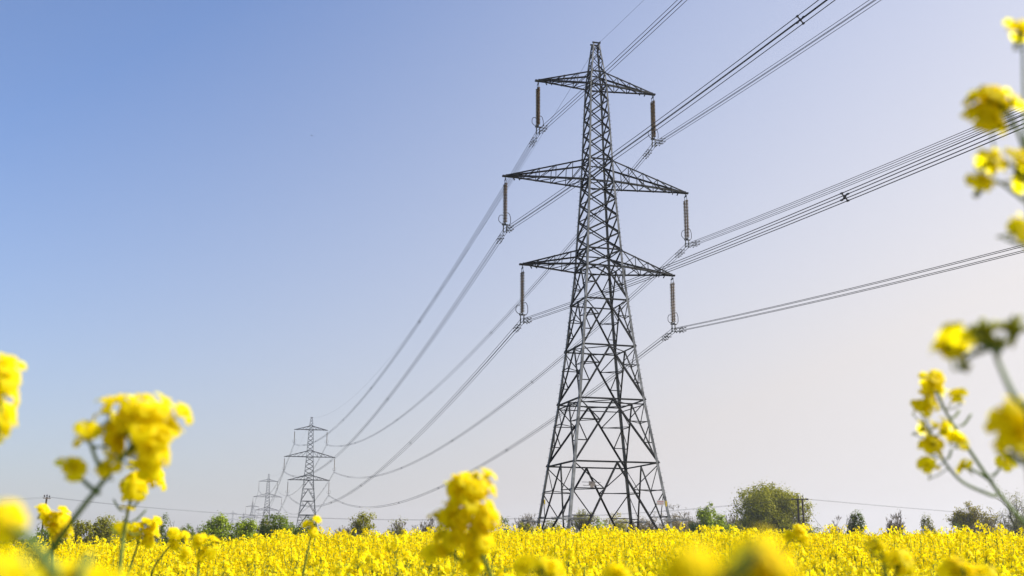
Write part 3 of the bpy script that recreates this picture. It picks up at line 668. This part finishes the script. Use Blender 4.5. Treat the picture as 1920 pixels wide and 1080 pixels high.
# ------------------------------------------------------------ foreground rapeseed plants
def flower_mesh(seed):
    rng = np.random.default_rng(seed); V = []; F = []; I = []; n = 0
    for k in range(4):
        a = k*math.pi/2+rng.normal(0, .08); d = np.array((math.cos(a), math.sin(a), 0)); e = np.array((-math.sin(a), math.cos(a), 0)); s = .0135*rng.uniform(.85, 1.15); cup = rng.uniform(-.1, .5)
        for i_ in range(6):
            t = i_/5; hw = [.08, .2, .42, .56, .5, .2][i_]*s
            for j in (-1, 0, 1):
                z = .004*math.sin(t*2.2)*(1+cup)-.0035*t*t+abs(j)*.0012*(1-t)+rng.normal(0, .0003); rr = s*(t-(.09 if (i_ == 5 and j == 0) else 0))
                V.append(d*rr+e*hw*j+np.array((0, 0, z)))
        for i_ in range(5):
            for j in range(2): b = n+i_*3+j; F.append((b, b+1, b+4, b+3)); I.append(0)
        n += 18
    mb = MB()
    for k in range(6):
        a = k*1.047+.3; mb.tube([(0, 0, 0), (math.cos(a)*.0022, math.sin(a)*.0022, .0065)], [.0004, .0007], 4)
    n_st = len(mb.f)
    mb.tube([(0, 0, -.016), (0, 0, -.004), (0, 0, .004)], [.0007, .0012, .0009], 5)
    for k in range(4):
        a = k*1.57+.78; mb.tube([(0, 0, -.003), (math.cos(a)*.003, math.sin(a)*.003, 0), (math.cos(a)*.005, math.sin(a)*.005, .003)], [.0008, .0013, .0003], 4)
    me = bpy.data.meshes.new('flower'); v2 = [tuple(p) for p in V]+[tuple(p) for q in mb.v for p in q]; me.from_pydata(v2, [], F+[tuple(i+n for i in f) for f in mb.f])
    me.materials.append(M['petalf']); me.materials.append(M['bud']); me.polygons.foreach_set('material_index', [0]*(len(F)+n_st)+[1]*(len(mb.f)-n_st)); me.polygons.foreach_set('use_smooth', [True]*(len(F)+len(mb.f))); me.update(); return me
FM = [flower_mesh(k) for k in range(5)]
def bez(pts, n=16):
    """smooth curve through points"""
    P = [Vector(p) for p in pts]; P = [P[0]*2-P[1]]+P+[P[-1]*2-P[-2]]; out = []
    for i_ in range(1, len(P)-2):
        for t in np.linspace(0, 1, n, endpoint=False):
            a, b, c, d = P[i_-1:i_+3]; out.append(.5*((2*b)+(-a+c)*t+(2*a-5*b+4*c-d)*t*t+(-a+3*b-3*c+d)*t**3))
    out.append(P[-2]); return out
def plant(label, d, stems, blobs, singles=(), buds=(), pods=(), fs=1.0, seed=0, stemr=.0032, group='blurred flowering plants close to the viewer'):
    """stems: lists of photo pixels from the tip down; blobs: (px,py,rx,ry,n) flower heads; the main stem goes on down to the soil"""
    rng = random.Random(seed); base = at(stems[0][-1][0], stems[0][-1][1], d); gx, gy = base.x+rng.uniform(-.03, .03), base.y+rng.uniform(-.02, .05)
    root = empty('rapeseed_plant', (gx, gy, gz(gx, gy))); o = root.location; tag(root, label, 'rapeseed plant', group)
    curves = []; smb = []
    for k, s in enumerate(stems):
        pts = [at(x, y, d+rng.uniform(-.01, .01)) for x, y in s]
        c = bez(pts)
        if k == 0:      # below the picture the stem bends down to the soil
            e, g = c[-1], Vector((gx, gy, gz(gx, gy)-.02)); q1 = e+(c[-1]-c[-4]).normalized()*.12; q1.z = min(q1.z, e.z-.02); c += [e.lerp(q1, t)*(1-t)+q1.lerp(g, t)*t for t in np.linspace(.06, 1, 14)]
        curves.append(c); m = len(c); mb = MB(); mb.tube([p-o for p in c], np.linspace(stemr*.5, stemr*(1.3 if k == 0 else .8), m), 7); smb.append(mb)
    allp = [(p, k) for k, c in enumerate(curves) for p in c]
    def put(P, N, sc):
        q = N.to_track_quat('Z', 'Y'); f = link('flower', FM[rng.randrange(5)], root, P-o); f.rotation_mode = 'QUATERNION'; f.rotation_quaternion = q; f.scale = (sc,)*3
        near, kk = min(allp, key=lambda a: (a[0]-P+Vector((0, 0, .012))).length)
        a = P-N*.014*sc; 
        if (near-a).length < .07: smb[kk].tube([a-o, a.lerp(near, .5)-o-Vector((0, 0, .002)), near-o], .0008, 4, False)
    for (px, py, rx, ry, n) in blobs:
        C = at(px, py, d); rX, rY = rx/FPX*d, ry/FPX*d
        for k in range(int(n*.66+.5)):
            v = Vector((rng.gauss(0, 1), rng.gauss(0, 1), rng.gauss(0, 1)+.1)).normalized(); q = rng.uniform(.3, 1.18)
            P = C+Vector((v.x*rX*q, v.y*min(rX, rY)*q, v.z*rY*q)); N = Vector((v.x*.8+.35, v.y*.5-.35, v.z*.6+.5)).normalized(); put(P, N, fs*rng.uniform(.75, 1.25))
    for (px, py) in singles: put(at(px, py, d+rng.uniform(-.015, .015)), Vector((rng.uniform(-.8, .8), rng.uniform(-1, .2), rng.uniform(.1, 1))).normalized(), fs)
    for m_ in smb: m_.build('stem', M['stem'], root, True)
    if buds:
        mb = MB()
        for (px, py, r_, n) in buds:
            C = at(px, py, d); rr = r_/FPX*d
            for k in range(n):
                v = Vector((rng.gauss(0, 1), rng.gauss(0, 1), abs(rng.gauss(0, 1)))).normalized()*rr*rng.uniform(.3, 1); t = v.normalized()*.0042
                mb.tube([C+v-t-o, C+v-t*.3-o, C+v+t*.4-o, C+v+t-o], [.0007, .0021, .0019, .0005], 6)
                mb.tube([C-o-Vector((0, 0, rr)), C+v-t-o], .0007, 4, False)
        mb.build('buds', M['bud'], root, True)
    for (x0, y0, x1, y1) in pods:
        mb = MB(); a, b = at(x0, y0, d), at(x1, y1, d+.01); c = bez([a, a.lerp(b, .5)-Vector((0, 0, .006)), b]); mb.tube([p-o for p in c], np.interp(np.linspace(0, 1, len(c)), [0, .35, .4, .9, 1], [.0008, .0008, .0018, .0016, .0004]), 5); mb.build('seed_pod', M['stem'], root, True)
    # a couple of clasping leaves lower down
    c = curves[0]; 
    for k in range(3):
        p = c[len(c)-9+2*k]; a = rng.uniform(0, 6.28); dx = Vector((math.cos(a), math.sin(a), .45)).normalized(); sd_ = dx.cross(Vector((0, 0, 1))).normalized(); L = .09; V = []; F = []
        for i_ in range(7):
            t = i_/6; wv = .018*math.sin(math.pi*min(1, t*.93+.12)); q = p+dx*L*t-Vector((0, 0, .03*t*t))
            for j in (-1, 0, 1): V.append(tuple(q+sd_*wv*j+Vector((0, 0, abs(j)*.004))-o))
        for i_ in range(6):
            for j in range(2): b = i_*3+j; F.append((b, b+1, b+4, b+3))
        me = bpy.data.meshes.new('leaf'); me.from_pydata(V, [], F); me.materials.append(M['rleaf']); me.update(); link('leaf', me, root)
    return root
plant('big blurred yellow flower head on a leaning thick stem, left foreground', 1.12, [[(262, 790), (246, 835), (195, 900), (140, 970), (90, 1040), (55, 1090)], [(165, 818), (185, 870), (210, 885)], [(132, 872), (160, 905), (185, 925)]],
      [(268, 776, 70, 44, 32), (298, 830, 46, 48, 24), (212, 800, 28, 50, 10), (258, 825, 60, 60, 16)], [(165, 808), (160, 820), (130, 872), (138, 880), (207, 858), (203, 880)], fs=1.0, seed=1, stemr=.0034)
plant('yellow head cut by the left edge above the horizon', 1.05, [[(2, 760), (-14, 860), (-30, 1000), (-40, 1090)]], [(2, 715, 38, 42, 18), (-6, 775, 32, 32, 14)], seed=2)
plant('upright flower head with seed pods below it, just behind the big leaning head', 1.75, [[(256, 890), (245, 935), (232, 1000), (222, 1090)]], [(258, 907, 34, 34, 26)], [(240, 955), (225, 992)], pods=[(238, 960, 212, 935), (236, 980, 275, 955), (234, 990, 262, 1000), (240, 950, 268, 930), (233, 1000, 205, 985)], seed=3)
plant('very blurred olive yellow flower cut by the left edge, low down', .50, [[(15, 985), (50, 1010), (90, 1060), (120, 1110)]], [(8, 972, 26, 20, 6)], fs=.6, seed=4)
plant('fairly sharp yellow flower cluster by the foot of the leaning stem', 2.5, [[(92, 968), (98, 1010), (100, 1090)], [(118, 985), (112, 1010), (104, 1030)]], [(76, 962, 18, 14, 12), (108, 972, 24, 18, 24), (122, 996, 16, 14, 12), (98, 998, 16, 14, 10)], seed=5)
plant('compact yellow cluster right of the pod bearing plant', 2.7, [[(268, 980), (258, 1020), (236, 1090)]], [(258, 994, 22, 18, 22), (280, 985, 18, 14, 14), (280, 1008, 16, 16, 12)], seed=6)
plant('yellow cluster with drooping dark stem between the compact cluster and the green bushes', 3.0, [[(340, 990), (325, 1015), (290, 1062), (280, 1100)]], [(318, 1000, 18, 10, 14), (340, 1008, 18, 16, 16), (345, 1035, 12, 14, 8)], seed=7)
plant('leaning yellow cluster below the left end of the green bushes', 3.1, [[(376, 1000), (373, 1040), (370, 1100)]], [(374, 1008, 14, 14, 14), (398, 1022, 14, 18, 12), (380, 1040, 12, 14, 8)], seed=8)
plant('tall blurred yellow flower spike standing alone in the middle foreground', 1.45, [[(876, 910), (884, 970), (895, 1020), (915, 1065), (925, 1100)], [(835, 985), (845, 1030), (870, 1060)]],
      [(893, 915, 34, 26, 22), (852, 912, 24, 20, 11), (905, 955, 30, 34, 22), (872, 950, 24, 36, 14), (842, 968, 24, 22, 12), (848, 1010, 22, 30, 12), (890, 1010, 26, 34, 16), (815, 1035, 14, 20, 4), (895, 1060, 18, 16, 7)], [(818, 968)], seed=9)
plant('small bright flower tuft on a thin stem below the second pylon', 3.0, [[(588, 975), (582, 1010), (565, 1090)]], [(593, 977, 8, 8, 5), (583, 986, 12, 7, 5), (588, 998, 8, 8, 3)], seed=10)
plant('very blurred flower mass filling the bottom left corner', .42, [[(40, 1040), (60, 1100), (70, 1160)]], [(30, 1095, 60, 22, 8), (-10, 1090, 40, 22, 5)], fs=.6, seed=11)
plant('very blurred flower mass along the bottom edge below the leaning stem', .5, [[(170, 1040), (150, 1080), (140, 1160)]], [(170, 1092, 70, 20, 11), (110, 1094, 40, 18, 6)], fs=.7, seed=12)
plant('largest very blurred yellow mass at the bottom right of the pylon', .34, [[(1310, 1040), (1330, 1075), (1335, 1150)], [(1420, 1030), (1380, 1070), (1345, 1120)]], [(1305, 1070, 50, 18, 9), (1420, 1050, 42, 20, 8), (1450, 1080, 36, 16, 6)], fs=.62, seed=13)
plant('small yellow cluster on a dark leaning stem right of the blurred mass', 2.7, [[(1490, 990), (1478, 1018), (1462, 1045), (1455, 1100)]], [(1494, 997, 20, 12, 16), (1505, 1012, 12, 12, 8)], seed=14)
plant('small blurred flowers at the bottom edge below the left pylon leg', 1.3, [[(1008, 1046), (1020, 1080), (1022, 1130)]], [(1008, 1060, 24, 10, 7), (1035, 1074, 18, 10, 5)], seed=15)
plant('blurred flower tip at the bottom edge below the middle of the pylon', 1.1, [[(1163, 1070), (1160, 1090), (1158, 1140)]], [(1163, 1078, 22, 12, 6)], seed=16)
plant('pair of blurred flower clusters in the lower right field', 1.4, [[(1640, 1010), (1655, 1050), (1665, 1110)], [(1692, 1030), (1685, 1065), (1668, 1100)]], [(1640, 1026, 16, 8, 4), (1688, 1052, 20, 14, 7), (1699, 1074, 16, 12, 4)], seed=17)
plant('blurred yellow clump at the bottom right corner', 1.2, [[(1800, 1045), (1808, 1085), (1812, 1140)], [(1855, 1060), (1845, 1090), (1815, 1120)]], [(1798, 1066, 28, 14, 9), (1850, 1082, 26, 12, 6), (1825, 1088, 20, 12, 5)], seed=18)
plant('slender plant with loose small flowers on two arching stems, right of the pylon', 1.42, [[(1755, 728), (1775, 775), (1812, 835), (1866, 915), (1905, 965), (1945, 1010), (1960, 1100)], [(1745, 810), (1762, 852), (1800, 900), (1850, 925), (1868, 930)], [(1808, 872), (1840, 890), (1862, 905)]],
      [(1750, 722, 20, 12, 8), (1735, 752, 14, 16, 8), (1748, 838, 12, 22, 8)], [(1797, 742), (1790, 745), (1722, 762), (1728, 806), (1752, 800), (1775, 796), (1772, 810), (1792, 820), (1800, 828), (1738, 872), (1745, 878), (1808, 875), (1885, 868), (1756, 708)], pods=[(1790, 800, 1822, 775), (1775, 780, 1800, 768), (1770, 860, 1785, 840), (1850, 890, 1880, 870)], seed=19, stemr=.003)
plant('dark green bud cluster with one side flower, very blurred at the right edge', .72, [[(1860, 645), (1872, 680), (1902, 745), (1935, 800), (1960, 1100)], [(1790, 650), (1825, 640), (1865, 655)], [(1925, 610), (1890, 640), (1868, 662)], [(1800, 690), (1815, 670), (1850, 655)]],
      [], [(1772, 648), (1785, 652), (1790, 640), (1798, 655)], buds=[(1850, 625, 34, 22), (1895, 622, 32, 20), (1800, 660, 18, 8), (1812, 690, 10, 3), (1870, 650, 22, 8), (1830, 640, 20, 8)], seed=20, stemr=.0026, fs=.95)
plant('blurred yellow blob halfway down the right edge', .78, [[(1912, 780), (1925, 850), (1940, 960), (1950, 1100)]], [(1908, 790, 24, 30, 8), (1912, 832, 22, 22, 6)], seed=21)
plant('tall blurred plant with separate flower clusters at the upper right edge', .85, [[(1918, 60), (1920, 180), (1926, 330), (1932, 450), (1945, 700), (1960, 1100)], [(1868, 195), (1895, 215), (1924, 290)], [(1850, 305), (1880, 300), (1924, 330)], [(1842, 352), (1870, 340), (1926, 380)], [(1908, 430), (1918, 440), (1932, 480)]],
      [(1868, 198, 40, 30, 16), (1850, 185, 26, 14, 5), (1858, 228, 22, 12, 4), (1853, 305, 20, 18, 6), (1838, 350, 14, 14, 4), (1912, 318, 20, 24, 6), (1915, 72, 14, 22, 5), (1908, 432, 12, 10, 3)], [], seed=22, stemr=.0022, fs=.95)

# ------------------------------------------------------------ a small bird
def bird():
    p = at(584.5, 254, 130); prof = [(0, -.11, .004), (0, -.06, .03), (0, 0, .038), (0, .06, .03), (0, .10, .02), (0, .13, .004)]
    mb = MB(); mb.tube([(x, y, 0) for x, y, r_ in prof], [r_ for x, y, r_ in prof], 7)
    for s in (-1, 1): mb.tube([(0, .03, .01), (s*.09, .05, .04), (s*.17, .0, .02), (s*.22, -.05, 0)], [.03, .022, .014, .003], 4)
    o = mb.build('bird', M['fit'], None, True, p); o.rotation_euler = (0, 0, 1.1); tag(o, 'tiny dark bird flying alone in the blue sky on the left', 'bird')
bird()

# ------------------------------------------------------------ haze
def haze():
    m = bpy.data.materials.new('haze'); m.use_nodes = True; t = m.node_tree; t.nodes.remove(t.nodes['Principled BSDF']); v = t.nodes.new('ShaderNodeVolumePrincipled')
    v.inputs['Color'].default_value = (.86, .90, 1, 1); v.inputs['Density'].default_value = HAZE; v.inputs['Anisotropy'].default_value = .2
    t.links.new(v.outputs[0], t.nodes['Material Output'].inputs['Volume'])
    x0, x1, y0, y1, z0, z1 = -1900, 1900, -1900, 1900, -14, 64
    V = [(x, y, z) for z in (z0, z1) for x, y in ((x0, y0), (x1, y0), (x1, y1), (x0, y1))]
    me = bpy.data.meshes.new('haze'); me.from_pydata(V, [], [(3, 2, 1, 0), (4, 5, 6, 7), (0, 1, 5, 4), (1, 2, 6, 5), (2, 3, 7, 6), (3, 0, 4, 7)]); me.materials.append(m)
    o = link('haze', me); tag(o, 'thin pale haze lying over the fields', 'haze', kind='stuff')
haze()
